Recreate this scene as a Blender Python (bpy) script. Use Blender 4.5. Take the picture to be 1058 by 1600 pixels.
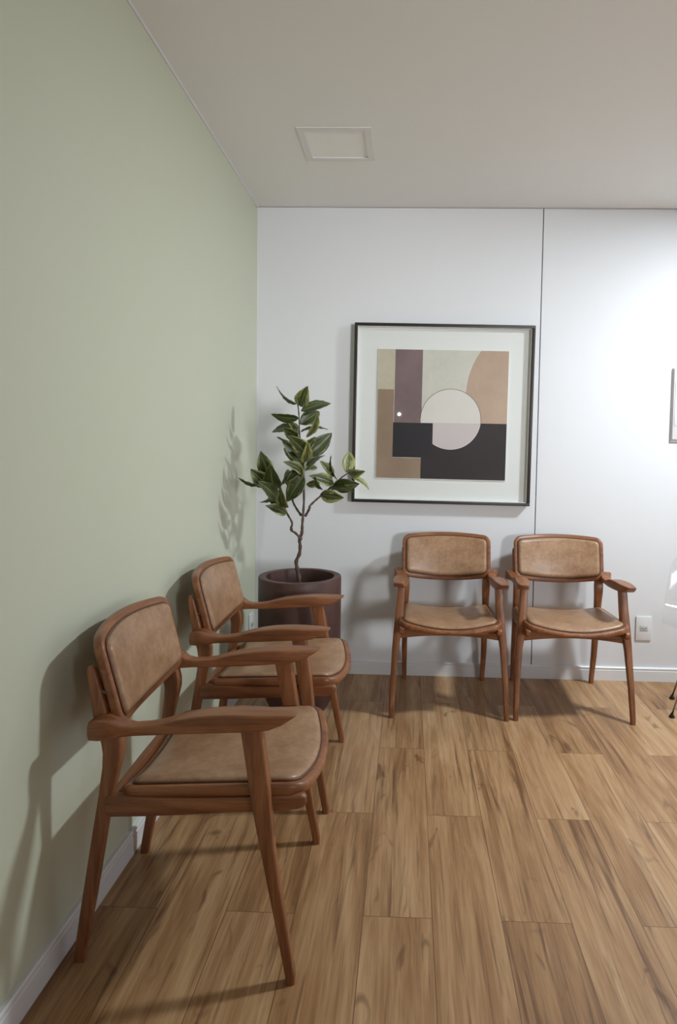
import bpy, bmesh, math, random
from mathutils import Vector, Matrix
PI = math.pi
R = math.radians
for o in list(bpy.data.objects):
    bpy.data.objects.remove(o)
scene = bpy.context.scene
COL = scene.collection

# ------------------------------------------------------------------ camera
FPX, PITCH, YAW, ROLL = 1010.995, R(3.0202), R(1.6709), R(-0.9094)
SHX, SHY = 79.2075, -48.2152
CAM = Vector((0.8548, 0.0, 1.2891))
DW, HC = 3.6172, 2.6            # back wall depth, ceiling height
fw = Vector((-math.sin(YAW)*math.cos(PITCH), math.cos(YAW)*math.cos(PITCH), -math.sin(PITCH)))
rt = Vector((math.cos(YAW), math.sin(YAW), 0))
dn = fw.cross(rt)
c_, s_ = math.cos(ROLL), math.sin(ROLL)
cr = c_*rt + s_*dn
cd = -s_*rt + c_*dn
cam_d = bpy.data.cameras.new('camera')
cam = bpy.data.objects.new('camera', cam_d)
COL.objects.link(cam)
cam_d.sensor_fit = 'VERTICAL'
cam_d.sensor_height = 36.0
cam_d.lens = FPX*36.0/1600.0
cam_d.shift_x = -SHX/1600.0
cam_d.shift_y = SHY/1600.0
cam_d.clip_start = 0.05
m3 = Matrix((cr, -cd, -fw)).transposed()
cam.matrix_world = Matrix.Translation(CAM) @ m3.to_4x4()
scene.camera = cam

def wp(u, v, y):
    """point of the place at depth y that the photograph shows at (u, v)"""
    d = cr*((u-529-SHX)/FPX) + cd*((v-800-SHY)/FPX) + fw
    return CAM + d*((y-CAM.y)/d.y)

# ------------------------------------------------------------------ light
scene.view_settings.view_transform = 'Standard'
scene.view_settings.look = 'None'
scene.view_settings.gamma = 1.0
scene.view_settings.use_curve_mapping = False
scene.view_settings.exposure = -0.08
w = bpy.data.worlds.new('world')
scene.world = w
w.use_nodes = True
w.node_tree.nodes['Background'].inputs[0].default_value = (0.5, 0.55, 0.6, 1)
w.node_tree.nodes['Background'].inputs[1].default_value = 0.2

def area_lamp(name, loc, size, power, color, rot=(0, 0, 0), spread=PI):
    d = bpy.data.lights.new(name, 'AREA')
    d.shape = 'SQUARE'; d.size = size; d.energy = power; d.color = color; d.spread = spread
    o = bpy.data.objects.new(name, d); COL.objects.link(o)
    o.location = loc; o.rotation_euler = rot
    return o
YFR = -3.0
LAMP = (2.9, 2.42)
area_lamp('ceiling_panel_light', (LAMP[0], LAMP[1], HC-0.006), 0.24, 78, (0.86, 0.95, 1.0))
GLINT_LAMP = (0.70, YFR+0.075, 1.80)      # added lamp, out of view, placed for the glint in the print's glass
sl = area_lamp('added_glint_light', GLINT_LAMP, 0.035, 0.5, (0.95, 0.98, 1.0), (PI/2, 0, 0), R(60))
sl.data.shape = 'DISK'
FILL_WIN = (3.0, 4.4, 0.95, 2.15)          # added window shape, out of view, to brighten the back wall: x0, x1, z0, z1
wl_ = area_lamp('added_fill_light', ((FILL_WIN[0]+FILL_WIN[1])/2, YFR+0.03, (FILL_WIN[2]+FILL_WIN[3])/2), FILL_WIN[1]-FILL_WIN[0]-.1, 19, (0.95, 0.98, 1.0), (PI/2+R(2), 0, R(27)), R(38))  # added fill beam aimed at the back wall, stands in for daylight
wl_.data.shape = 'RECTANGLE'; wl_.data.size_y = FILL_WIN[3]-FILL_WIN[2]-.1

# ------------------------------------------------------------------ materials
def srgb(r, g, b):
    f = lambda c: (c/255/12.92) if c/255 <= 0.04045 else ((c/255+0.055)/1.055)**2.4
    return (f(r), f(g), f(b), 1)

class NT:
    def __init__(s, name):
        s.m = bpy.data.materials.new(name); s.m.use_nodes = True
        s.t = s.m.node_tree; s.b = s.t.nodes['Principled BSDF']
    def n(s, typ, **kw):
        x = s.t.nodes.new(typ)
        for k, v in kw.items(): setattr(x, k, v)
        return x
    def l(s, a, b): s.t.links.new(a, b)
    def math(s, op, a, b=None, c=None):
        x = s.n('ShaderNodeMath', operation=op)
        for i, v in enumerate((a, b, c)):
            if v is None: continue
            if isinstance(v, (int, float)): x.inputs[i].default_value = v
            else: s.l(v, x.inputs[i])
        return x.outputs[0]
    def ramp(s, fac, stops):
        x = s.n('ShaderNodeValToRGB')
        e = x.color_ramp.elements
        while len(e) > 1: e.remove(e[0])
        e[0].position = stops[0][0]; e[0].color = stops[0][1]
        for p, c in stops[1:]:
            k = e.new(p); k.color = c
        s.l(fac, x.inputs[0]); return x.outputs[0]
    def mix(s, fac, a, b, mode='MIX'):
        x = s.n('ShaderNodeMix', data_type='RGBA', blend_type=mode)
        for i, v in ((0, fac), (6, a), (7, b)):
            if isinstance(v, (int, float)): x.inputs[i].default_value = v
            elif isinstance(v, tuple): x.inputs[i].default_value = v
            else: s.l(v, x.inputs[i])
        return x.outputs[2]
    def coords(s, scale=(1, 1, 1), kind='Object'):
        tc = s.n('ShaderNodeTexCoord'); mp = s.n('ShaderNodeMapping')
        mp.inputs['Scale'].default_value = scale
        s.l(tc.outputs[kind], mp.inputs['Vector']); return mp.outputs[0]
    def noise(s, vec, scale, detail=4, rough=0.5, dist=0.0):
        x = s.n('ShaderNodeTexNoise')
        x.inputs['Scale'].default_value = scale; x.inputs['Detail'].default_value = detail
        x.inputs['Roughness'].default_value = rough; x.inputs['Distortion'].default_value = dist
        if vec is not None: s.l(vec, x.inputs['Vector'])
        return x.outputs['Fac']
    def bump(s, h, strength=0.1, dist=0.01):
        x = s.n('ShaderNodeBump'); x.inputs['Strength'].default_value = strength
        x.inputs['Distance'].default_value = dist
        s.l(h, x.inputs['Height']); s.l(x.outputs[0], s.b.inputs['Normal'])
    def set(s, **kw):
        for k, v in kw.items():
            k = k.replace('_', ' ')
            if hasattr(v, 'links'): s.l(v, s.b.inputs[k])
            else: s.b.inputs[k].default_value = v
        return s.m

def plain(name, col, rough=0.5, metal=0.0, spec=0.5, coat=0.0):
    t = NT(name)
    return t.set(Base_Color=col, Roughness=rough, Metallic=metal, Specular_IOR_Level=spec, Coat_Weight=coat)

def wood_mat(name, axis):
    t = NT(name)
    sc = [34.0, 34.0, 34.0]; sc[axis] = 2.2
    v = t.coords(tuple(sc))
    n1 = t.noise(v, 1.0, 6, 0.6, 0.6)
    sc2 = [260.0]*3; sc2[axis] = 12.0
    n2 = t.noise(t.coords(tuple(sc2)), 1.0, 3, 0.6)
    f = t.math('ADD', t.math('MULTIPLY', n1, 0.75), t.math('MULTIPLY', n2, 0.25))
    c = t.ramp(f, [(0.30, srgb(92, 52, 32)), (0.5, srgb(136, 86, 54)), (0.72, srgb(168, 114, 76))])
    t.bump(n2, 0.06, 0.002)
    return t.set(Base_Color=c, Roughness=0.36, Specular_IOR_Level=0.5)

def leather_mat():
    t = NT('tan_leather')
    v = t.coords()
    n1 = t.noise(v, 14, 5, 0.65)
    n2 = t.noise(v, 60, 4, 0.6)
    n3 = t.noise(v, 900, 2, 0.5)
    f = t.math('ADD', t.math('MULTIPLY', n1, 0.6), t.math('MULTIPLY', n2, 0.4))
    c = t.ramp(f, [(0.34, srgb(142, 106, 78)), (0.52, srgb(164, 128, 98)), (0.68, srgb(180, 146, 114))])
    t.bump(t.math('ADD', n3, t.math('MULTIPLY', n1, 2.0)), 0.05, 0.002)
    rr = t.math('ADD', t.math('MULTIPLY', n2, 0.16), 0.26)
    return t.set(Base_Color=c, Roughness=rr, Specular_IOR_Level=0.55)

def wall_mat(name, col, rough=0.55, amp=0.03, spec=0.4):
    t = NT(name)
    v = t.coords()
    n = t.noise(v, 3.0, 4, 0.6)
    n2 = t.noise(v, 130, 3, 0.6)
    k = 1-amp
    c = t.mix(n, tuple(x*k for x in col[:3])+(1,), col)
    t.bump(n2, 0.10, 0.002)
    return t.set(Base_Color=c, Roughness=rough, Specular_IOR_Level=spec)

def floor_mat():
    t = NT('laminate_floor')
    tc = t.n('ShaderNodeTexCoord'); sp = t.n('ShaderNodeSeparateXYZ')
    t.l(tc.outputs['Object'], sp.inputs[0])
    X, Y = sp.outputs[0], sp.outputs[1]
    PW, PL = 0.19, 1.0
    px = t.math('DIVIDE', t.math('SUBTRACT', X, 0.752-PW*20), PW)
    col = t.math('FLOOR', px); fx = t.math('FRACT', px)
    odd = t.math('MODULO', col, 2.0)
    py = t.math('ADD', t.math('DIVIDE', t.math('SUBTRACT', Y, 2.712-PL*10), PL), t.math('MULTIPLY', odd, 0.5))
    row = t.math('FLOOR', py); fy = t.math('FRACT', py)
    cb = t.n('ShaderNodeCombineXYZ'); t.l(col, cb.inputs[0]); t.l(row, cb.inputs[1])
    wn = t.n('ShaderNodeTexWhiteNoise', noise_dimensions='3D'); t.l(cb.outputs[0], wn.inputs['Vector'])
    rnd = wn.outputs['Value']
    # grain coordinates, shifted per plank
    def gv(sx, sy, k):
        c = t.n('ShaderNodeCombineXYZ')
        t.l(t.math('ADD', t.math('MULTIPLY', X, sx), t.math('MULTIPLY', rnd, 37.0*k)), c.inputs[0])
        t.l(t.math('ADD', t.math('MULTIPLY', Y, sy), t.math('MULTIPLY', rnd, 91.0)), c.inputs[1])
        t.l(t.math('MULTIPLY', rnd, 13.0), c.inputs[2])
        return c.outputs[0]
    broad = t.noise(gv(9, 0.9, 1), 1.0, 4, 0.6, 1.2)
    band = t.noise(gv(24, 1.1, 5), 1.0, 4, 0.6, 1.4)
    mask = t.noise(gv(4, 1.6, 6), 1.0, 2, 0.5)
    streak = t.noise(gv(26, 1.1, 2), 1.0, 6, 0.62, 1.8)
    fine = t.noise(gv(190, 7.0, 3), 1.0, 3, 0.6)
    knot = t.noise(gv(13, 6.0, 4), 1.0, 2, 0.5, 1.0)
    f = t.math('ADD', t.math('ADD', t.math('MULTIPLY', broad, 0.42), t.math('MULTIPLY', band, 0.30)), t.math('ADD', t.math('MULTIPLY', fine, 0.20), t.math('MULTIPLY', rnd, 0.08)))
    c = t.ramp(f, [(0.34, srgb(124, 88, 54)), (0.46, srgb(160, 120, 82)), (0.56, srgb(184, 146, 106)), (0.70, srgb(206, 172, 136))])
    dk = t.ramp(t.math('ADD', streak, t.math('MULTIPLY', mask, 0.30)), [(0.70, (0, 0, 0, 1)), (0.84, (1, 1, 1, 1))])
    c = t.mix(t.math('MULTIPLY', dk, 0.68), c, srgb(88, 56, 32))
    kn = t.ramp(knot, [(0.66, (0, 0, 0, 1)), (0.76, (1, 1, 1, 1))])
    c = t.mix(t.math('MULTIPLY', kn, 0.6), c, srgb(80, 50, 28))
    # joints
    ex = t.math('MULTIPLY', t.math('MINIMUM', fx, t.math('SUBTRACT', 1.0, fx)), PW)
    ey = t.math('MULTIPLY', t.math('MINIMUM', fy, t.math('SUBTRACT', 1.0, fy)), PL)
    e = t.math('MINIMUM', ex, ey)
    j = t.math('LESS_THAN', e, 0.0011)
    c = t.mix(t.math('MULTIPLY', j, 0.75), c, srgb(84, 56, 36))
    hgt = t.math('SUBTRACT', t.math('MULTIPLY', fine, 0.3), j)
    t.bump(hgt, 0.12, 0.002)
    rr = t.math('ADD', t.math('MULTIPLY', fine, 0.12), 0.34)
    return t.set(Base_Color=c, Roughness=rr, Specular_IOR_Level=0.42)

M = dict(
    wall_white=wall_mat('white_wall', srgb(226, 227, 231), 0.55, spec=0.22),
    wall_green=wall_mat('sage_wall', srgb(206, 210, 190), 0.6),
    ceiling=wall_mat('ceiling_paint', srgb(240, 240, 238), 0.8, 0.02),
    trim=plain('white_trim', srgb(226, 226, 228), 0.35),
    groove=plain('seam_shadow_gap', srgb(70, 72, 78), 0.7),
    floor=floor_mat(),
    wx=wood_mat('wood_grain_across', 0), wy=wood_mat('wood_grain_deep', 1), wz=wood_mat('wood_grain_up', 2),
    leather=leather_mat(),
    piping=plain('leather_piping', srgb(96, 62, 40), 0.35),
    foot=plain('dark_rubber', srgb(30, 24, 22), 0.6),
    brass=plain('brass_screw', srgb(110, 98, 88), 0.4, 1.0),
    frame=plain('dark_frame', srgb(40, 32, 27), 0.45),
    mat_board=wall_mat('mat_board', srgb(224, 226, 224), 0.8, 0.02),
    plastic=plain('white_plastic', srgb(228, 228, 230), 0.3),
    plastic_in=plain('socket_module', srgb(196, 196, 198), 0.35),
    dark=plain('socket_hole', srgb(60, 56, 56), 0.5),
    lightframe=plain('lamp_rim', srgb(226, 225, 224), 0.4),
    diffuser=plain('lamp_diffuser', srgb(246, 244, 240), 0.5),
    chrome=plain('chrome_wire', srgb(150, 150, 152), 0.18, 1.0),
    black=plain('black_glide', srgb(22, 18, 18), 0.4),
    soil=plain('dark_soil', srgb(38, 28, 24), 0.95),
)

# ------------------------------------------------------------------ helpers
def link(name, me, mat=None, parent=None, smooth=None):
    if mat is not None and not len(me.materials):
        for q in (mat if isinstance(mat, (list, tuple)) else [mat]): me.materials.append(q)
    if smooth is not None:
        me.polygons.foreach_set('use_smooth', [True]*len(me.polygons))
        if smooth < 180: me.set_sharp_from_angle(angle=R(smooth))
    o = bpy.data.objects.new(name, me); COL.objects.link(o)
    if parent is not None: o.parent = parent
    return o
def finish(bm, name):
    bmesh.ops.recalc_face_normals(bm, faces=bm.faces)
    me = bpy.data.meshes.new(name); bm.to_mesh(me); bm.free(); return me
def tag(o, label, cat, group=None):
    o['label'] = label; o['category'] = cat
    if group: o['group'] = group
    return o
def struct(o):
    o['kind'] = 'structure'; return o
def empty(name, loc, rz=0.0):
    o = bpy.data.objects.new(name, None); COL.objects.link(o)
    o.location = loc; o.rotation_euler = (0, 0, rz); o.empty_display_size = 0.1
    return o
def box(bm, x0, x1, y0, y1, z0, z1, mi=0, bev=0.0):
    vs = [bm.verts.new((x, y, z)) for x in (x0, x1) for y in (y0, y1) for z in (z0, z1)]
    fs = [(0, 1, 3, 2), (4, 6, 7, 5), (0, 4, 5, 1), (2, 3, 7, 6), (0, 2, 6, 4), (1, 5, 7, 3)]
    ff = [bm.faces.new([vs[i] for i in f]) for f in fs]
    for f in ff: f.material_index = mi
    if bev:
        bmesh.ops.recalc_face_normals(bm, faces=ff)
        es = list({e for f in ff for e in f.edges})
        r = bmesh.ops.bevel(bm, geom=es, offset=bev, segments=2, profile=0.5, affect='EDGES')
        for f in r['faces']: f.material_index = mi
    return vs
def boxobj(name, dims, mat, parent=None, bev=0.0):
    bm = bmesh.new(); box(bm, *dims, bev=bev)
    return link(name, finish(bm, name), mat, parent, 35)
def skin_rings(bm, rings, closed=True, caps=True, mi=0):
    vr = [[bm.verts.new(p) for p in r] for r in rings]
    n = len(vr[0])
    for a, b in zip(vr[:-1], vr[1:]):
        for i in range(n if closed else n-1):
            f = bm.faces.new((a[i], a[(i+1) % n], b[(i+1) % n], b[i])); f.material_index = mi
    if caps:
        bm.faces.new(vr[0]).material_index = mi; bm.faces.new(vr[-1]).material_index = mi
    return vr
def rrect(hx, hy, r, seg=3):
    r = min(r, hx*0.98, hy*0.98); pts = []
    for cx, cy, a0 in ((hx-r, hy-r, 0), (-hx+r, hy-r, PI/2), (-hx+r, -hy+r, PI), (hx-r, -hy+r, 1.5*PI)):
        for k in range(seg+1):
            a = a0+PI/2*k/seg; pts.append((cx+r*math.cos(a), cy+r*math.sin(a)))
    return pts
def tube(bm, pts, rads, seg=8, caps=True, mi=0):
    pts = [Vector(p) for p in pts]
    if isinstance(rads, (int, float)): rads = [rads]*len(pts)
    rings = []; up = Vector((0.123, 0.456, 0.88)).normalized()
    for i, p in enumerate(pts):
        t = (pts[min(i+1, len(pts)-1)]-pts[max(i-1, 0)]).normalized()
        a = t.cross(up)
        if a.length < 0.1: a = t.cross(Vector((1, 0, 0)))
        a.normalize(); b = t.cross(a).normalized(); up = b.cross(t)*1.0 if False else up
        rings.append([p+rads[i]*(math.cos(2*PI*k/seg)*a+math.sin(2*PI*k/seg)*b) for k in range(seg)])
    skin_rings(bm, rings, caps=caps, mi=mi)
def loop_tube(bm, pts, r, seg=6):
    n = len(pts); rings = []
    cen = sum((Vector(p) for p in pts), Vector())/n
    for i in range(n):
        p = Vector(pts[i]); t = (Vector(pts[(i+1) % n])-Vector(pts[i-1])).normalized()
        a = t.cross((p-cen)); a.normalize(); b = t.cross(a).normalized()
        rings.append([p+r*(math.cos(2*PI*k/seg)*a+math.sin(2*PI*k/seg)*b) for k in range(seg)])
    rings.append(rings[0])
    skin_rings(bm, rings, caps=False)
    bmesh.ops.remove_doubles(bm, verts=bm.verts, dist=1e-6)
def catmull(pts, n=6):
    P = [Vector(p) for p in pts]; P = [2*P[0]-P[1]]+P+[2*P[-1]-P[-2]]; out = []
    for i in range(1, len(P)-2):
        for k in range(n):
            t = k/n
            out.append(0.5*((2*P[i])+(-P[i-1]+P[i+1])*t+(2*P[i-1]-5*P[i]+4*P[i+1]-P[i+2])*t*t+(-P[i-1]+3*P[i]-3*P[i+1]+P[i+2])*t**3))
    out.append(P[-2]); return out
def lathe(bm, prof, seg=48, mi=0):
    rings = [[(r*math.cos(2*PI*k/seg), r*math.sin(2*PI*k/seg), z) for k in range(seg)] for r, z in prof]
    skin_rings(bm, rings, mi=mi)

# ------------------------------------------------------------------ room shell
XR, YF = 4.5, YFR
def setting(name, build, mat):
    bm = bmesh.new(); build(bm); return struct(link(name, finish(bm, name), mat, None, 35))
setting('floor', lambda b: box(b, -0.1, XR+0.1, YF-0.1, DW+0.1, -0.1, 0), M['floor'])
def ceil_(b):       # ceiling slab with the cut-outs for the recessed light panels
    holes = [(0.372, 0.672, 2.730, 3.030), (LAMP[0]-.15, LAMP[0]+.15, LAMP[1]-.15, LAMP[1]+.15)]
    xs = sorted({-0.1, XR+0.1} | {h[0] for h in holes} | {h[1] for h in holes})
    ys = sorted({YF-0.1, DW+0.1} | {h[2] for h in holes} | {h[3] for h in holes})
    for x0, x1 in zip(xs[:-1], xs[1:]):
        for y0, y1 in zip(ys[:-1], ys[1:]):
            cx, cy = (x0+x1)/2, (y0+y1)/2
            if any(h[0] < cx < h[1] and h[2] < cy < h[3] for h in holes): continue
            f = b.faces.new([b.verts.new(p) for p in ((x0, y0, HC), (x0, y1, HC), (x1, y1, HC), (x1, y0, HC))])
    bmesh.ops.remove_doubles(b, verts=b.verts, dist=1e-5)
    r = bmesh.ops.extrude_face_region(b, geom=list(b.faces))
    for v in r['geom']:
        if isinstance(v, bmesh.types.BMVert): v.co.z += 0.1
setting('ceiling', ceil_, M['ceiling'])
setting('wall_left', lambda b: box(b, -0.1, 0, YF-0.1, DW+0.1, 0, HC), M['wall_green'])
setting('wall_right', lambda b: box(b, XR, XR+0.1, YF-0.1, DW+0.1, 0, HC), M['wall_white'])
setting('wall_front', lambda b: box(b, 0, XR, YF-0.1, YF, 0, HC), M['wall_white'])
SX = 1.568
def back_(b):
    box(b, 0, SX-0.0028, DW, DW+0.03, 0, HC-0.003)
    box(b, SX+0.0028, XR, DW, DW+0.03, 0, HC-0.003)
    box(b, 0, XR, DW+0.03, DW+0.1, 0, HC, mi=1)
setting('wall_back', back_, [M['wall_white'], M['groove']])

def base_profile(d):   # (out from wall, z)
    return [(0, 0), (0.015, 0), (0.015, 0.058), (0.012, 0.0605), (0.012, 0.064), (0.0145, 0.066), (0.0145, 0.073), (0.011, 0.077), (0, 0.077)]
def baseboard(name, axis, a0, a1, w0, sgn):
    bm = bmesh.new(); pr = base_profile(0)
    def P(t, d, z): return (w0+sgn*d, t, z) if axis == 'y' else (t, w0+sgn*d, z)
    skin_rings(bm, [[P(a0, d, z) for d, z in pr], [P(a1, d, z) for d, z in pr]])
    return struct(link(name, finish(bm, name), M['trim'], None, 25))
baseboard('baseboard_left', 'y', YF, DW, 0.0, 1)
baseboard('baseboard_back', 'x', 0.015, XR, DW, -1)
baseboard('baseboard_right', 'y', YF, DW-0.015, XR, -1)
setting('trim_1', lambda b: box(b, 0, 0.006, YF, DW, HC-0.009, HC), M['trim'])
setting('trim_2', lambda b: box(b, 0, 0.007, DW-0.006, DW, 0.077, HC-0.009), M['trim'])

bm = bmesh.new()
for (x0, x1, z0, z1) in ((FILL_WIN[0]-.04, FILL_WIN[1]+.04, FILL_WIN[3], FILL_WIN[3]+.05), (FILL_WIN[0]-.04, FILL_WIN[1]+.04, FILL_WIN[2]-.05, FILL_WIN[2]), (FILL_WIN[0]-.04, FILL_WIN[0], FILL_WIN[2], FILL_WIN[3]), (FILL_WIN[1], FILL_WIN[1]+.04, FILL_WIN[2], FILL_WIN[3])):
    box(bm, x0, x1, YF, YF+.05, z0, z1)
wf = struct(link('added_fill_window', finish(bm, 'added_fill_window'), M['trim'], None, 35))  # frame around the added fill light, unseen
t = NT('added_fill_glow'); t.set(Base_Color=(.8, .82, .84, 1), Roughness=.6); t.b.inputs['Emission Color'].default_value = (.95, .98, 1, 1); t.b.inputs['Emission Strength'].default_value = .6  # glow added to the pane of the made-up fill window
boxobj('added_fill_pane', (FILL_WIN[0], FILL_WIN[1], YF, YF+.012, FILL_WIN[2], FILL_WIN[3]), t.m, wf)

# ------------------------------------------------------------------ dining-style armchair
# chair-local axes: x = across, y = -f (f points to the front of the chair), z up
def V(s, f, z): return (s, -f, z)
def hring(z, s, f0, f1, hs, r=0.006):
    fc, hf = (f0+f1)/2, abs(f1-f0)/2
    return [V(s+a, fc+b, z) for a, b in rrect(hs, hf, r)]
def slab(bm, outline, profile, capscale, mapfn):
    """closed cushion-like body: outline (2D, ccw), profile [(inset, h)] from underside to top"""
    n = len(outline)
    nor = []
    for i in range(n):
        ax, ay = outline[i-1]; bx, by = outline[(i+1) % n]
        tx, ty = bx-ax, by-ay; L = math.hypot(tx, ty) or 1
        nor.append((ty/L, -tx/L))
    def inset(d): return [(p[0]-q[0]*d, p[1]-q[1]*d) for p, q in zip(outline, nor)]
    cx = sum(p[0] for p in outline)/n; cy = sum(p[1] for p in outline)/n
    rings = []
    d0, h0 = profile[0]; base = inset(d0)
    for k, dh in reversed(capscale[0]):
        rings.append([mapfn(cx+(p[0]-cx)*k, cy+(p[1]-cy)*k, h0+dh) for p in base])
    for d, h in profile: rings.append([mapfn(p[0], p[1], h) for p in inset(d)])
    d1, h1 = profile[-1]; base = inset(d1)
    for k, dh in capscale[1]:
        rings.append([mapfn(cx+(p[0]-cx)*k, cy+(p[1]-cy)*k, h1+dh) for p in base])
    skin_rings(bm, rings)
def outline_pts(hw_bot, hw_top, h, rb, rt_, bow_bot, bow_top, seg=6, edge=14):
    """rounded trapezoid from y=0 (bottom) to y=h (top); bows push the edge outwards at mid"""
    pts = []
    def corner(cx, cy, r, a0):
        for k in range(seg+1):
            a = a0+PI/2*k/seg; pts.append((cx+r*math.cos(a), cy+r*math.sin(a)))
    def edge_(p, q):
        for k in range(1, edge): pts.append((p[0]+(q[0]-p[0])*k/edge, p[1]+(q[1]-p[1])*k/edge))
    corner(hw_top-rt_, h-rt_, rt_, 0); edge_((hw_top-rt_, h), (-hw_top+rt_, h))
    corner(-hw_top+rt_, h-rt_, rt_, PI/2); edge_((-hw_top, h-rt_), (-hw_bot, rb))
    corner(-hw_bot+rb, rb, rb, PI); edge_((-hw_bot+rb, 0), (hw_bot-rb, 0))
    corner(hw_bot-rb, rb, rb, 1.5*PI); edge_((hw_bot, rb), (hw_top, h-rt_))
    out = []
    for x, y in pts:
        w_ = hw_bot+(hw_top-hw_bot)*max(0, min(1, y/h))
        g = max(0.0, 1-(x/w_)**2); t = max(0.0, min(1.0, y/h))
        y2 = y + bow_top*g*t**2 - bow_bot*g*(1-t)**2
        out.append((x, y2))
    return out

def puff(mapfn, hx, cy, hy, hmin, amt):
    def g(x, y, h):
        if h >= hmin:
            a = max(0.0, 1-abs(x/hx)**2.6); b = max(0.0, 1-abs((y-cy)/hy)**2.6)
            h += amt*a*b
        return mapfn(x, y, h)
    return g
def build_chair():
    root = empty('wooden_armchair', (0, 0, 0))
    def mk(name, bm, mat, parent=root, sm=40): return link(name, finish(bm, name), mat, parent, sm)
    for sg in (-1, 1):
        # front leg
        bm = bmesh.new()
        secs = [(0.0, .274, .223, .245, .0115), (.02, .274, .2215, .2455, .012), (.16, .269, .193, .221, .0135), (.33, .259, .157, .191, .0165), (.40, .251, .142, .185, .0195),
                (.457, .245, .131, .179, .0205), (.53, .240, .118, .168, .0185), (.612, .236, .104, .156, .017)]
        skin_rings(bm, [hring(z, sg*s, f0, f1, hs) for z, s, f0, f1, hs in secs])
        leg = mk('leg', bm, M['wz'])
        bm = bmesh.new(); skin_rings(bm, [hring(z, sg*.274, .2245, .2435, .0098) for z in (0.0, .0035)])
        mk('foot_pad', bm, M['foot'], leg)
        # rear leg, carried on upwards as the back post
        bm = bmesh.new()
        secs = [(0.0, .216, -.314, -.287, .0115), (.02, .216, -.312, -.285, .012), (.165, .2185, -.288, -.257, .0145), (.40, .2175, -.250, -.219, .0165), (.445, .217, -.243, -.209, .0175),
                (.50, .216, -.235, -.196, .019), (.535, .2155, -.2335, -.1885, .020), (.560, .2155, -.237, -.188, .020), (.59, .218, -.245, -.196, .019),
                (.633, .2225, -.255, -.219, .0165), (.70, .228, -.263, -.236, .0135), (.738, .230, -.268, -.245, .011), (.748, .230, -.267, -.249, .008), (.751, .230, -.264, -.253, .005)]
        skin_rings(bm, [hring(z, sg*s, f0, f1, hs) for z, s, f0, f1, hs in secs])
        leg = mk('leg', bm, M['wz'])
        bm = bmesh.new(); skin_rings(bm, [hring(z, sg*.216, -.312, -.289, .0098) for z in (0.0, .0035)])
        mk('foot_pad', bm, M['foot'], leg)
        # armrest: (f, z_top, z_bot, s_in, s_out)
        A = [(-.252, .620, .594, .226, .272), (-.247, .630, .586, .219, .278), (-.226, .637, .586, .217, .280), (-.206, .637, .588, .217, .279), (-.190, .628, .589, .218, .272),
             (-.172, .618, .590, .219, .265), (-.150, .614, .591, .222, .261), (-.115, .616, .592, .219, .259), (-.082, .621, .594, .216, .260), (-.045, .632, .597, .212, .262),
             (-.006, .641, .600, .210, .265), (.035, .647, .603, .2085, .268), (.07, .650, .606, .208, .271), (.11, .652, .609, .209, .274), (.146, .6525, .612, .212, .276),
             (.176, .652, .616, .216, .276), (.206, .652, .627, .222, .274), (.224, .6515, .638, .227, .271), (.236, .651, .646, .231, .268), (.240, .650, .648, .234, .265)]
        bm = bmesh.new()
        def aring(f, zt, zb, si, so):
            zc, hz, sc, hs = (zt+zb)/2, (zt-zb)/2, (si+so)/2, (so-si)/2
            return [V(sg*sc+a, f, zc+b) for a, b in rrect(hs, hz, 0.0055, 4)]
        skin_rings(bm, [aring(*a) for a in A])
        mk('armrest', bm, M['wy'], sm=60)
        # side rail: (f, z_top, z_bot, hs)
        S = [(-.225, .430, .384, .010), (-.211, .433, .380, .0125), (-.12, .431, .383, .0125), (-.029, .431, .388, .0125), (.06, .433, .394, .0125), (.126, .436, .398, .0125), (.219, .443, .403, .0125),
             (.245, .4455, .407, .0125), (.256, .443, .412, .0115), (.262, .437, .419, .009)]
        bm = bmesh.new()
        skin_rings(bm, [[V(sg*.2285+a, f, (zt+zb)/2+b) for a, b in rrect(hs, (zt-zb)/2, .006)] for f, zt, zb, hs in S])
        mk('side_rail', bm, M['wy'])
        for f in (-.13, .17):
            bm = bmesh.new(); tube(bm, [V(sg*.222, f, .425), V(sg*.222, f, .450)], .009, 10)
            mk('seat_spacer', bm, M['foot'])
    for nm, f, z0, z1, dip in (('front_rail', .163, .366, .412, .018), ('rear_rail', -.215, .385, .425, .010)):
        bm = bmesh.new(); rings = []
        for k in range(17):
            s = -.235+.47*k/16; g = 1-(s/.235)**2
            zb = z0+dip*g; zt = z1+.005*g
            rings.append([V(s, f+a, (zt+zb)/2+b) for a, b in rrect(.010, (zt-zb)/2, .004)])
        skin_rings(bm, rings); mk(nm, bm, M['wx'])
    # seat
    def zside(f): return .4745-.0195*(.251-f)/.441*1.0
    def seatmap(x, y, h):
        f = y-.19; q = min(1.2, (x/.24)**2)
        edge = max(0.0, (f-.18)/.10)
        z = zside(f)-.031*(1-q)-.006*edge**2
        hh = h*(0.62+0.38*q) if h < 0 else h
        return V(x, f, z+hh)
    ol = outline_pts(.236, .243, .445, .032, .040, .004, .036)
    bm = bmesh.new()
    slab(bm, ol, [(.03, -.033), (.010, -.033), (.003, -.029), (0, -.020), (0, -.011), (.002, -.004), (.007, 0), (.024, .001)],
         ([(.9, 0), (.7, 0), (.45, 0), (.15, 0)], [(.9, 0), (.7, 0), (.45, 0), (.15, 0)]), seatmap)
    seat = mk('seat', bm, M['wy'], sm=50)
    ol2 = outline_pts(.236-.021, .243-.021, .445-.042, .022, .026, .004, .036)
    ol2 = [(x, y+.021) for x, y in ol2]
    bm = bmesh.new()
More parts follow.
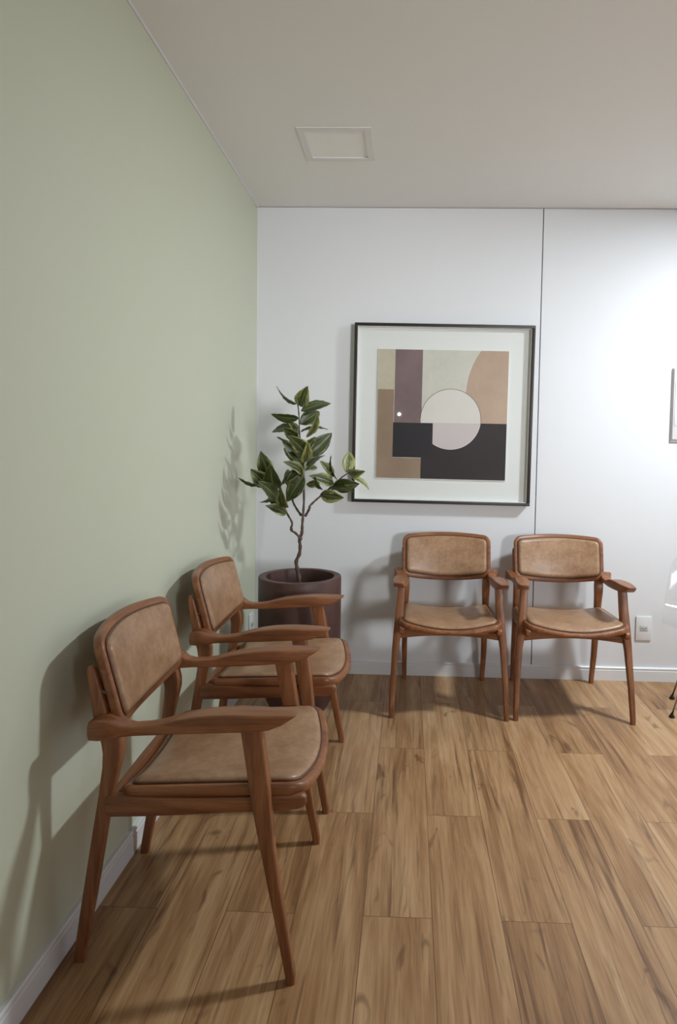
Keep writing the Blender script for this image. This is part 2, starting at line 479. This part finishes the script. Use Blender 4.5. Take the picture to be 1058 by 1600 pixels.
    slab(bm, ol2, [(.004, -.004), (0, .001), (.0005, .005), (.004, .010), (.010, .0135), (.017, .0150)],
         ([(.9, 0), (.15, 0)], [(k/10, 0) for k in (9, 8, 7, 6, 5, 4, 3, 2, 1)]+[(.02, 0)]), puff(seatmap, .205, .225, .200, .0149, .011))
    mk('seat_cushion', bm, M['leather'], seat, 180)
    bm = bmesh.new(); loop_tube(bm, [seatmap(x, y, .0035) for x, y in [(p[0]*1.009, (p[1]-.22)*1.009+.22) for p in ol2]], .0029)
    mk('piping', bm, M['piping'], seat, 180)
    # backrest: w runs up the tilted board, h points to the front
    tl = math.atan2(.055, .21)
    def backmap(x, w_, h):
        z = .603+w_*math.cos(tl); f = -.176-w_*math.sin(tl)
        sag = .040*(1-min(1.15, (x/.2375)**2))
        return V(x, f-sag+h*math.cos(tl), z+h*math.sin(tl)*1.0)
    ol = outline_pts(.2365, .2375, .222, .036, .036, .026, .013)
    bm = bmesh.new()
    slab(bm, ol, [(.03, -.026), (.010, -.026), (.003, -.023), (0, -.018), (0, -.008), (.002, -.003), (.006, 0), (.022, .001)],
         ([(.9, 0), (.7, 0), (.45, 0), (.15, 0)], [(.9, 0), (.7, 0), (.45, 0), (.15, 0)]), backmap)
    back = mk('backrest', bm, M['wx'], sm=50)
    ol2 = [(x, y+.021) for x, y in outline_pts(.2365-.022, .2375-.022, .222-.042, .022, .022, .024, .012)]
    bm = bmesh.new()
    slab(bm, ol2, [(.004, -.004), (0, .001), (.0005, .006), (.004, .012), (.010, .016), (.017, .0175)],
         ([(.9, 0), (.15, 0)], [(k/10, 0) for k in (9, 8, 7, 6, 5, 4, 3, 2, 1)]+[(.02, 0)]), puff(backmap, .198, .106, .082, .0174, .007))
    mk('backrest_cushion', bm, M['leather'], back, 180)
    bm = bmesh.new(); loop_tube(bm, [backmap(x, y, .0035) for x, y in [(p[0]*1.009, (p[1]-.11)*1.018+.11) for p in ol2]], .0029)
    mk('piping', bm, M['piping'], back, 180)
    for sg in (-1, 1):
        bm = bmesh.new(); tube(bm, [V(sg*.232, -.262, .695), V(sg*.228, -.222, .685)], .006, 10)
        mk('mounting_screw', bm, M['brass'])
    return root

def copy_tree(o, parent=None):
    c = o.copy(); COL.objects.link(c); c.parent = parent
    for ch in [k for k in bpy.data.objects if k.parent == o]:
        copy_tree(ch, c)
    return c
GA, GB = 'tan leather armchairs against the white wall', 'tan leather armchairs along the green wall'
spots = [(1.0683, 3.2585, -.15, 'tan leather wooden armchair against the white wall, under the framed print', GA),
         (1.6655, 3.2615, -1.21, 'tan leather wooden armchair against the white wall, beside the wall socket and clear chair', GA),
         (0.3500, 2.4806, 90.16, 'tan leather wooden armchair by the green wall, beside the potted plant', GB),
         (0.3513, 1.7512, 91.68, 'tan leather wooden armchair by the green wall, largest and nearest of all', GB)]
proto = build_chair()
for i, (x, y, a, lab, g) in enumerate(spots):
    o = proto if i == 0 else copy_tree(proto)
    o.location = (x, y, 0); o.rotation_euler = (0, 0, R(a))
    tag(o, lab, 'armchair', g)

# ------------------------------------------------------------------ framed print
pf = empty('picture_frame', (1.0375, DW, 1.471)); pf.rotation_euler = (0, R(.42), 0)
tag(pf, 'large square dark-framed abstract print with white mat hanging on the white wall', 'picture')
HF, FD = .4915, .052
bm = bmesh.new()
for (x0, x1, z0, z1) in ((-HF, HF, HF-.016, HF), (-HF, HF, -HF, -HF+.016), (-HF, -HF+.016, -HF+.016, HF-.016), (HF-.016, HF, -HF+.016, HF-.016)):
    box(bm, x0, x1, -FD, -.002, z0, z1, bev=.0012)
link('frame', finish(bm, 'frame'), M['frame'], pf, 35)
IN = HF-.016
boxobj('mat_board', (-IN, IN, -.018, -.004, -IN, IN), M['mat_board'], pf)
bm = bmesh.new()
for (x0, x1, z0, z1) in ((-IN, IN, IN-.004, IN), (-IN, IN, -IN, -IN+.004), (-IN, -IN+.004, -IN+.004, IN-.004), (IN-.004, IN, -IN+.004, IN-.004)):
    box(bm, x0, x1, -.043, -.018, z0, z1)
link('inner_spacer', finish(bm, 'inner_spacer'), M['mat_board'], pf, 35)
t = NT('clear_glass'); t.set(Base_Color=(1, 1, 1, 1), Roughness=0.02, Transmission_Weight=1.0, IOR=1.12)
tr = t.n('ShaderNodeBsdfTransparent'); gl = t.n('ShaderNodeBsdfGlossy'); gl.inputs['Roughness'].default_value = 0.02
fr = t.n('ShaderNodeLayerWeight'); fr.inputs['Blend'].default_value = 0.12
mx = t.n('ShaderNodeMixShader'); t.l(t.math('MULTIPLY', fr.outputs['Facing'], .2), mx.inputs[0]); t.l(tr.outputs[0], mx.inputs[1]); t.l(gl.outputs[0], mx.inputs[2])
fk = t.math('ADD', t.math('MULTIPLY', fr.outputs['Facing'], .15), .008); t.l(fk, mx.inputs[0])
t.l(mx.outputs[0], t.t.nodes['Material Output'].inputs['Surface'])
M['pane'] = t.m
boxobj('glass_pane', (-IN, IN, -.0455, -.0435, -IN, IN), M['pane'], pf)
# the print: one flat sheet, its colour fields cut as thin overlaid shapes in the same mesh
def paper(name, col, var=None, amp=.5):
    t = NT(name); v = t.coords(); n = t.noise(v, 5, 5, 0.6); n2 = t.noise(v, 60, 4, .6)
    f = t.math('ADD', t.math('MULTIPLY', n, .7), t.math('MULTIPLY', n2, .3))
    dark = var or tuple(c*.8 for c in col[:3])+(1,)
    c = t.mix(t.ramp(f, [(.35, (0, 0, 0, 1)), (.65, (1, 1, 1, 1))]), dark, col)
    return t.set(Base_Color=c, Roughness=.6)
PM = [paper('print_cream', srgb(204, 202, 192), srgb(192, 190, 180)), paper('print_sand', srgb(184, 160, 140), srgb(172, 148, 128)), paper('print_khaki', srgb(152, 130, 110), srgb(134, 112, 92)),
      paper('print_mauve', srgb(126, 106, 106), srgb(106, 88, 90)), paper('print_navy', srgb(26, 21, 29), srgb(18, 14, 20)), paper('print_umber', srgb(42, 29, 32), srgb(28, 19, 22)),
      paper('print_moon', srgb(214, 210, 204), srgb(208, 204, 198)), paper('print_moon_low', srgb(200, 190, 190), srgb(194, 184, 184)), paper('print_line', srgb(96, 86, 84)), paper('print_edge', srgb(236, 236, 232)),
      paper('print_ivory', srgb(196, 188, 168), srgb(176, 168, 146))]
PX0, PX1, PZ0, PZ1 = -.3595, .3555, -.355, .354
def pq(a, b, lay): return (PX0+(PX1-PX0)*a, -.0245-.00012*lay, PZ1-(PZ1-PZ0)*b)
bm = bmesh.new()
box(bm, PX0-.002, PX1+.002, -.0245, -.0195, PZ0-.002, PZ1+.002, mi=9)
def poly(pts, mi, lay):
    f = bm.faces.new([bm.verts.new(pq(a, b, lay)) for a, b in pts]); f.material_index = mi
def rect(a0, b0, a1, b1, mi, lay): poly([(a0, b0), (a1, b0), (a1, b1), (a0, b1)], mi, lay)
rect(.0, .0, 1, 1, 0, 1)
rect(0, 0, .127, .31, 10, 2); rect(0, .31, .127, 1, 2, 2); rect(.127, .84, .345, 1, 2, 2)
rect(.13, 0, .342, .566, 3, 2)
arc = [(1-.32*math.cos(a), .36-.477*math.sin(a)) for a in [math.asin(.36/.477)*k/24 for k in range(24, -1, -1)]]
arc += [(1-.32*math.cos(a), .36+.477*math.sin(a)) for a in [math.asin(.2/.477)*k/12 for k in range(1, 13)]]
poly(arc+[(1, .56), (1, 0)], 1, 2)
rect(.345, .56, 1, 1, 5, 3)
C0, CR = (.567, .533), .23
circ = lambda r, a0, a1, n=48: [(C0[0]+r*math.cos(a0+(a1-a0)*k/n), C0[1]+r*1.01*math.sin(a0+(a1-a0)*k/n)) for k in range(n+1)]
poly(circ(CR+.004, PI, 2*PI)+[(C0[0]+CR+.004, .56), (C0[0]-CR-.004, .56)], 8, 4)
poly(circ(CR+.003, 0, PI), 9, 4)
poly(circ(CR, PI, 2*PI)+[(C0[0]+CR, .56), (C0[0]-CR, .56)], 6, 5)
low = [p for p in circ(CR, 0, PI) if p[1] >= .561]
poly([(C0[0]+CR*.993, .561)]+low+[(C0[0]-CR*.993, .561)], 7, 5)
rect(.125, .566, .432, .836, 4, 6)
me = bpy.data.meshes.new('art_print'); bm.to_mesh(me); bm.free()
link('art_print', me, PM, pf)

# ------------------------------------------------------------------ ceiling light panels
def panel(name, x, y, label, on):
    t_ = empty(name, (x, y, HC)); tag(t_, label, 'ceiling light')
    bm = bmesh.new(); a, b_ = .155, .128
    for (x0, x1, y0, y1) in ((-a, a, b_, a), (-a, a, -a, -b_), (-a, -b_, -b_, b_), (b_, a, -b_, b_)):
        box(bm, x0, x1, y0, y1, -.004, .002)
    for (x0, x1, y0, y1) in ((-b_, b_, b_-.002, b_), (-b_, b_, -b_, -b_+.002), (-b_, -b_+.002, -b_, b_), (b_-.002, b_, -b_, b_)):
        box(bm, x0, x1, y0, y1, -.004, .016)
    link('frame', finish(bm, 'frame'), M['lightframe'], t_, 35)
    if on:
        e = NT('lit_diffuser'); e.set(Base_Color=(.9, .9, .9, 1)); e.b.inputs['Emission Color'].default_value = (1, .98, .94, 1); e.b.inputs['Emission Strength'].default_value = 6.0
        boxobj('diffuser', (-b_+.002, b_-.002, -b_+.002, b_-.002, .0, .012), e.m, t_)
    else:
        boxobj('diffuser', (-b_+.002, b_-.002, -b_+.002, b_-.002, .003, .015), M['diffuser'], t_)
    return t_
panel('ceiling_light', .522, 2.880, 'square recessed ceiling light, switched off, flush in the white ceiling', False)
wl = empty('added_glint_lamp', (GLINT_LAMP[0], YFR, GLINT_LAMP[2])); tag(wl, 'small round added lamp behind the viewer, placed for the glint in the print glass', 'lamp')
bm = bmesh.new()
ring = lambda r, y: [(r*math.cos(2*PI*k/24), y, r*math.sin(2*PI*k/24)) for k in range(24)]
skin_rings(bm, [ring(.055, 0), ring(.055, .05), ring(.050, .07), ring(.042, .07), ring(.040, .058), ring(.005, .056)])
link('housing', finish(bm, 'housing'), M['lightframe'], wl, 40)  # body of the added lamp behind the camera
panel('ceiling_light', LAMP[0], LAMP[1], 'square recessed ceiling light, switched on, outside the view near the white wall', True)

# ------------------------------------------------------------------ sockets and wall box
def socket(name, label, mw, W_=.086, H_=.134):
    t_ = empty(name, (0, 0, 0)); t_.matrix_world = mw; tag(t_, label, 'socket', None)
    boxobj('cover_plate', (-W_/2, W_/2, -.009, 0, -H_/2, H_/2), M['plastic'], t_, bev=.002)
    md = boxobj('socket_module', (-.021, .021, -.0125, -.0085, -.012, .016), M['plastic_in'], t_, bev=.001)
    bm = bmesh.new()
    for x in (-.010, 0, .010): tube(bm, [(x, -.0132, .002-(.003 if x == 0 else 0)), (x, -.0120, .002-(.003 if x == 0 else 0))], .0028, 10)
    link('pin_holes', finish(bm, 'pin_holes'), M['dark'], md)
    return t_
socket('wall_socket', 'white wall socket on the white wall, right of the armchairs', Matrix.Translation((2.186, DW, .299)))
socket('wall_socket', 'white wall socket on the green wall, behind the armchair next to the plant', Matrix.Translation((0, 3.492, .300)) @ Matrix.Rotation(PI/2, 4, 'Z'), .09, .13)
wb = empty('switch_box', (2.443, DW, 1.546)); tag(wb, 'white wall-mounted switch box with panelled cover at the right edge of the photo', 'electrical box')
boxobj('back_box', (-.150, .150, -.012, 0, -.203, .200), M['plastic'], wb, bev=.002)
boxobj('cover', (-.147, .150, -.022, -.012, -.192, .197), M['plastic'], wb, bev=.004)
boxobj('lid', (-.140, .144, -.025, -.022, -.118, .125), M['plastic'], wb, bev=.001)

# ------------------------------------------------------------------ potted plant
PY = 3.05
base = wp(469, 899, PY)
PXc = base.x
PT = base.z
pp = empty('potted_plant', (PXc, PY, 0)); tag(pp, 'green variegated leafy plant in a tall dark brown round planter in the corner', 'plant')
bm = bmesh.new()
RO, RI = .1965, .162
lathe(bm, [(.08, 0), (.10, .0), (.118, .012), (.140, .045), (.160, .085), (.178, .13), (.189, .19), (RO-.001, .27), (RO, .36), (RO, PT-.006), (RO-.002, PT-.001), (RO-.006, PT), (RI+.005, PT), (RI+.001, PT-.002), (RI, PT-.007), (RI-.002, PT-.10), (.02, PT-.10)], 72)
t = NT('brown_planter'); v = t.coords(); n = t.noise(v, 9, 5, .6)
M['pot'] = t.set(Base_Color=t.ramp(n, [(.35, srgb(66, 42, 38)), (.65, srgb(86, 58, 52))]), Roughness=.5)
link('planter', finish(bm, 'planter'), M['pot'], pp, 40)
bm = bmesh.new(); random.seed(4)
rings = []
for r, z in ((RI-.003, PT-.085), (RI-.004, PT-.066), (.12, PT-.062), (.08, PT-.058), (.04, PT-.055), (.01, PT-.055)):
    rings.append([(r*math.cos(2*PI*k/40), r*math.sin(2*PI*k/40), z+random.uniform(-.003, .003)) for k in range(40)])
skin_rings(bm, rings); link('soil', finish(bm, 'soil'), M['soil'], pp, 180)

def cp(u, v): return (330+u/3.919, 580+v/3.919)
def loc3(u, v, dy=0.0):
    q = wp(*cp(u, v), PY+dy); return Vector((q.x-PXc, q.y-PY, q.z))
bm = bmesh.new()
trunk = [(537, 1310, 0), (537, 1270, 0), (528, 1215, 0), (521, 1165, 0), (540, 1120, .004), (545, 1070, .006), (541, 1030, .004), (556, 990, 0), (558, 940, 0), (563, 880, 0), (568, 800, 0), (568, 700, .003), (567, 620, 0), (565, 540, 0), (552, 450, 0), (541, 380, 0), (539, 300, 0), (536, 250, 0), (530, 195, 0)]
tp = catmull([loc3(*p) for p in trunk], 4)
n_ = len(tp)
tube(bm, tp, [(.0105-.0075*min(1, i/(n_*.8)))*(1+.16*math.sin(i*1.7)) for i in range(n_)], 10)
for q in (((545, 1020, 0), (515, 990, -.01), (488, 970, -.015), (496, 930, -.02), (470, 880, -.03), (452, 840, -.045), (445, 790, -.05), (415, 750, -.06), (385, 700, -.06), (360, 650, -.06)),
          ((553, 885, 0), (525, 845, .01), (503, 805, .015), (492, 760, .02), (480, 690, .02), (500, 620, .015)),
          ((575, 890, 0), (600, 845, .01), (605, 825, .02), (640, 790, .03), (670, 765, .05), (710, 730, .065), (755, 690, .07), (800, 650, .07), (845, 620, .07))):
    cpnts = catmull([loc3(*p) for p in q], 4)
    tube(bm, cpnts, [(.0062-.0036*i/len(cpnts))*(1+.15*math.sin(i*2.1)) for i in range(len(cpnts))], 8)
for (u, v, s) in ((521, 1165, .010), (556, 985, .009), (491, 968, .008), (545, 1025, .011), (603, 835, .007)):
    c = loc3(u, v); bmesh.ops.create_icosphere(bm, subdivisions=2, radius=s, matrix=Matrix.Translation(c))
t = NT('brown_bark'); v = t.coords((1, 1, .3)); n = t.noise(v, 60, 5, .7)
M['bark'] = t.set(Base_Color=t.ramp(n, [(.35, srgb(52, 38, 32)), (.65, srgb(110, 88, 74))]), Roughness=.8); t.bump(n, .5, .004)
link('trunk', finish(bm, 'trunk'), M['bark'], pp, 180)

# leaves: (base u, v, tip u, v, width, tip depth offset, base depth, turn, tint 0..1)
LV = [(525, 200, 400, 92, 70, -.03, 0, 78, .3), (545, 215, 592, 90, 84, -.02, 0, 10, .75), (550, 245, 733, 198, 62, .02, 0, 30, .1), (535, 290, 366, 262, 60, -.03, 0, 35, .1),
      (545, 325, 664, 248, 84, .03, 0, 10, .25), (585, 405, 655, 255, 62, -.05, 0, 50, .8), (532, 392, 462, 298, 62, -.05, 0, 50, .65), (525, 400, 440, 342, 66, -.05, 0, 20, .5),
      (530, 352, 372, 374, 60, .01, .0, 40, .15), (545, 372, 716, 357, 52, .05, 0, 70, .3), (582, 522, 740, 378, 92, -.01, 0, 8, .2), (578, 500, 470, 392, 92, -.07, -.01, 5, .35),
      (560, 545, 398, 400, 58, -.06, 0, 60, .55), (562, 560, 436, 430, 82, -.01, 0, 20, .35), (565, 592, 445, 470, 80, .02, 0, 30, .3), (560, 625, 440, 553, 62, -.05, 0, 35, .5), (568, 640, 462, 800, 92, -.05, 0, 8, .3),
      (550, 605, 428, 697, 60, .02, 0, 40, .3), (578, 612, 697, 516, 56, .02, 0, 55, .2), (752, 690, 598, 640, 72, -.06, -.03, 25, .6), (745, 650, 665, 548, 60, .0, -.03, 40, .95), (772, 665, 735, 512, 52, .0, -.03, 74, .3),
      (582, 692, 672, 675, 48, -.02, 0, 30, .35), (640, 650, 682, 726, 44, -.03, 0, 55, .4), (828, 622, 848, 492, 76, -.03, -.03, 15, 1.0), (842, 622, 944, 612, 56, -.05, -.03, 20, .85),
      (748, 700, 908, 690, 84, -.07, -.03, 15, .05), (725, 715, 868, 738, 70, -.04, -.03, 50, .1), (668, 755, 814, 776, 76, -.07, -.02, 10, .65), (865, 655, 968, 728, 60, .02, -.03, 66, 1.0),
      (352, 628, 303, 488, 84, -.04, -.03, 10, .45), (385, 722, 362, 566, 98, -.07, -.03, 10, .1), (350, 700, 241, 598, 88, -.09, -.03, 10, .55), (330, 690, 163, 650, 52, -.05, -.03, 68, .2),
      (405, 785, 283, 672, 78, -.06, -.03, 25, .1), (385, 765, 296, 802, 48, .03, -.03, 66, .15), (462, 872, 332, 822, 62, -.05, -.02, 20, .45), (455, 835, 424, 703, 64, -.08, -.02, 25, .5),
      (438, 815, 345, 748, 66, -.03, -.02, 30, .25), (570, 560, 592, 432, 66, -.05, 0, 25, .95), (540, 655, 545, 565, 60, -.07, 0, 15, .6), (470, 700, 530, 590, 62, .02, .015, 20, .2), (575, 600, 650, 590, 44, .02, 0, 30, .7),
      (572, 470, 640, 400, 50, .03, 0, 20, .5), (480, 720, 470, 600, 66, .03, .015, 20, .15), (545, 470, 500, 330, 60, .03, 0, 35, .3)]
bm = bmesh.new(); uvl = bm.loops.layers.uv.new('leaf'); tintl = bm.loops.layers.uv.new('tint')
random.seed(7); k_ = 0
for (bu, bv, tu, tv, wd, dyt, dyb, turn, tint) in LV:
    k_ += 1
    if bu < 480: dyb, dyt = dyb-.03, dyt-.03-.05*(k_ % 3)
    elif bu > 640: dyb, dyt = dyb+.10, dyt*1.4+.10+(.06 if k_ % 2 else -.04)
    else: dyt = dyt*1.4+(.08 if k_ % 2 else -.05)
    B = loc3(bu, bv, dyb); T = loc3(tu, tv, dyt)
    L = (T-B).length; ax = (T-B).normalized()
    view = (CAM-(Vector((PXc, PY, 0))+B)).normalized()
    side = ax.cross(view).normalized()
    if (bu+tu) % 2: turn = -turn
    rot = Matrix.Rotation(R(turn), 3, ax); side = rot @ side
    nrm = side.cross(ax).normalized()
    if nrm.dot(view) < 0: nrm = -nrm
    hw = wd/3.919/331/2*1.12
    nu, nv = 12, 6; grid = []
    bend = random.uniform(.06, .12)*L; ph = random.uniform(0, 6)
    for i in range(nu+1):
        a = i/nu
        prof = (math.sin(PI*min(1, a**.85))**.8)*(1-.25*a) if 0 < a < 1 else 0.0
        prof = max(prof, .05 if a < .5 else 0.008)
        row = []
        for j in range(nv+1):
            c = j/nv*2-1
            p = B+ax*(L*a)+side*(c*hw*prof*1.12)
            p = p+nrm*(bend*(math.sin(PI*a)-.0)-.0*a + abs(c)**1.3*hw*.30*prof + .0016*math.sin(9*a*PI+ph)*c)
            row.append((bm.verts.new(p), (a, c)))
        grid.append(row)
    for i in range(nu):
        for j in range(nv):
            q = [grid[i][j], grid[i][j+1], grid[i+1][j+1], grid[i+1][j]]
            f = bm.faces.new([k[0] for k in q]); f.smooth = True
            for lp, k in zip(f.loops, q):
                lp[uvl].uv = k[1]; lp[tintl].uv = (tint, ph)
t = NT('variegated_leaf')
uv = t.n('ShaderNodeUVMap', uv_map='leaf'); ti = t.n('ShaderNodeUVMap', uv_map='tint')
s1 = t.n('ShaderNodeSeparateXYZ'); t.l(uv.outputs[0], s1.inputs[0])
s2 = t.n('ShaderNodeSeparateXYZ'); t.l(ti.outputs[0], s2.inputs[0])
cc = t.math('ABSOLUTE', s1.outputs[1])
cb = t.n('ShaderNodeCombineXYZ')
t.l(t.math('MULTIPLY', s1.outputs[0], 2.2), cb.inputs[0]); t.l(t.math('ADD', t.math('MULTIPLY', s1.outputs[1], 5.0), t.math('MULTIPLY', s1.outputs[0], 1.5)), cb.inputs[1]); t.l(t.math('MULTIPLY', s2.outputs[1], 7.0), cb.inputs[2])
st = t.noise(cb.outputs[0], 1.6, 4, .6)
g = t.ramp(st, [(.35, srgb(36, 44, 20)), (.6, srgb(66, 76, 34))])
y = t.ramp(st, [(.35, srgb(112, 118, 58)), (.7, srgb(178, 182, 124))])
edge = t.math('ADD', t.math('MULTIPLY', cc, .55), t.math('ADD', t.math('MULTIPLY', s2.outputs[0], .55), t.math('SUBTRACT', t.math('MULTIPLY', st, 1.1), .75)))
mk_ = t.ramp(edge, [(.38, (0, 0, 0, 1)), (.62, (1, 1, 1, 1))])
c = t.mix(mk_, g, y)
rib = t.math('LESS_THAN', cc, .06)
c = t.mix(t.math('MULTIPLY', rib, .5), c, srgb(140, 150, 92))
M['leaf'] = t.set(Base_Color=c, Roughness=.42, Specular_IOR_Level=.45)
me = bpy.data.meshes.new('foliage'); bm.to_mesh(me); bm.free()
fo = link('foliage', me, M['leaf'], pp)
md = fo.modifiers.new('thickness', 'SOLIDIFY'); md.thickness = .0008

# ------------------------------------------------------------------ clear plastic chair at the right edge
F1, F2 = Vector((2.155, 3.117, 0)), Vector((2.251, 3.355, 0))
fwd = (F1-F2).normalized(); sid = Vector((-fwd.y, fwd.x, 0))
wdt, dep = .40, (F1-F2).length
mid = (F1+F2)/2+sid*wdt/2
ec = empty('clear_plastic_chair', (mid.x, mid.y, 0), math.atan2(fwd.x, -fwd.y))
tag(ec, 'transparent plastic shell chair on thin chrome wire legs with black feet, at the right edge', 'chair')
# local: -y is forwards, +x to the right seen from the front
t = NT('clear_acrylic'); tr = t.n('ShaderNodeBsdfTransparent'); tr.inputs[0].default_value = (.975, .98, .98, 1)
gl = t.n('ShaderNodeBsdfGlossy'); gl.inputs['Roughness'].default_value = .05
fr = t.n('ShaderNodeLayerWeight'); fr.inputs['Blend'].default_value = 0.25
mx = t.n('ShaderNodeMixShader'); t.l(t.math('ADD', t.math('MULTIPLY', t.math('POWER', fr.outputs['Facing'], 3.0), .5), .02), mx.inputs[0]); t.l(tr.outputs[0], mx.inputs[1]); t.l(gl.outputs[0], mx.inputs[2])
t.l(mx.outputs[0], t.t.nodes['Material Output'].inputs['Surface']); M['acrylic'] = t.m
bm = bmesh.new(); rows = []
prof = [(-.235, .420), (-.215, .437), (-.17, .440), (-.10, .430), (-.02, .424), (.06, .430), (.12, .452), (.165, .50), (.19, .57), (.21, .66), (.225, .74), (.23, .80)]
for i, (yy, zz) in enumerate(prof):
    a = i/(len(prof)-1); hw = .262 if a < .5 else .262-.06*((a-.5)/.5)**2
    if i == 0: hw = .19
    if i == len(prof)-1: hw = .12
    row = []
    for j in range(13):
        c = j/12*2-1
        up = .045*abs(c)**3*(1-a)+.0
        inn = .05*abs(c)**2.5*a
        row.append(bm.verts.new((c*hw, yy-inn, zz+up)))
    rows.append(row)
for a, b in zip(rows[:-1], rows[1:]):
    for j in range(12): bm.faces.new((a[j], a[j+1], b[j+1], b[j]))
o = link('shell', finish(bm, 'shell'), M['acrylic'], ec, 180)
md = o.modifiers.new('thickness', 'SOLIDIFY'); md.thickness = .005
md = o.modifiers.new('round', 'SUBSURF'); md.levels = 1; md.render_levels = 2
for sx in (-1, 1):
    for sy in (-1, 1):
        bm = bmesh.new(); ft = Vector((sx*wdt/2, sy*dep/2, .012)); tpz = Vector((sx*.10, sy*.08, .405))
        tube(bm, [ft, ft+(tpz-ft)*.5, tpz], .0045, 8)
        lg = link('leg', finish(bm, 'leg'), M['chrome'], ec, 180)
        bm = bmesh.new(); tube(bm, [(ft.x, ft.y, 0), (ft.x, ft.y, .006), (ft.x, ft.y, .014), (ft.x, ft.y, .022)], [.014, .014, .008, .006], 14)
        link('foot_glide', finish(bm, 'foot_glide'), M['black'], lg, 40)
pts = [(-.10, -.08), (.10, -.08), (.10, .08), (-.10, .08)]
for z in (.405, .24):
    bm = bmesh.new()
    f = (.405-z)/.393
    q = [(p[0]+(math.copysign(wdt/2, p[0])-p[0])*f, p[1]+(math.copysign(dep/2, p[1])-p[1])*f, z) for p in pts]
    loop_tube(bm, [tuple(Vector(q[i]).lerp(Vector(q[(i+1) % 4]), k/6)) for i in range(4) for k in range(6)], .0035)
    link('wire_brace', finish(bm, 'wire_brace'), M['chrome'], ec, 180)
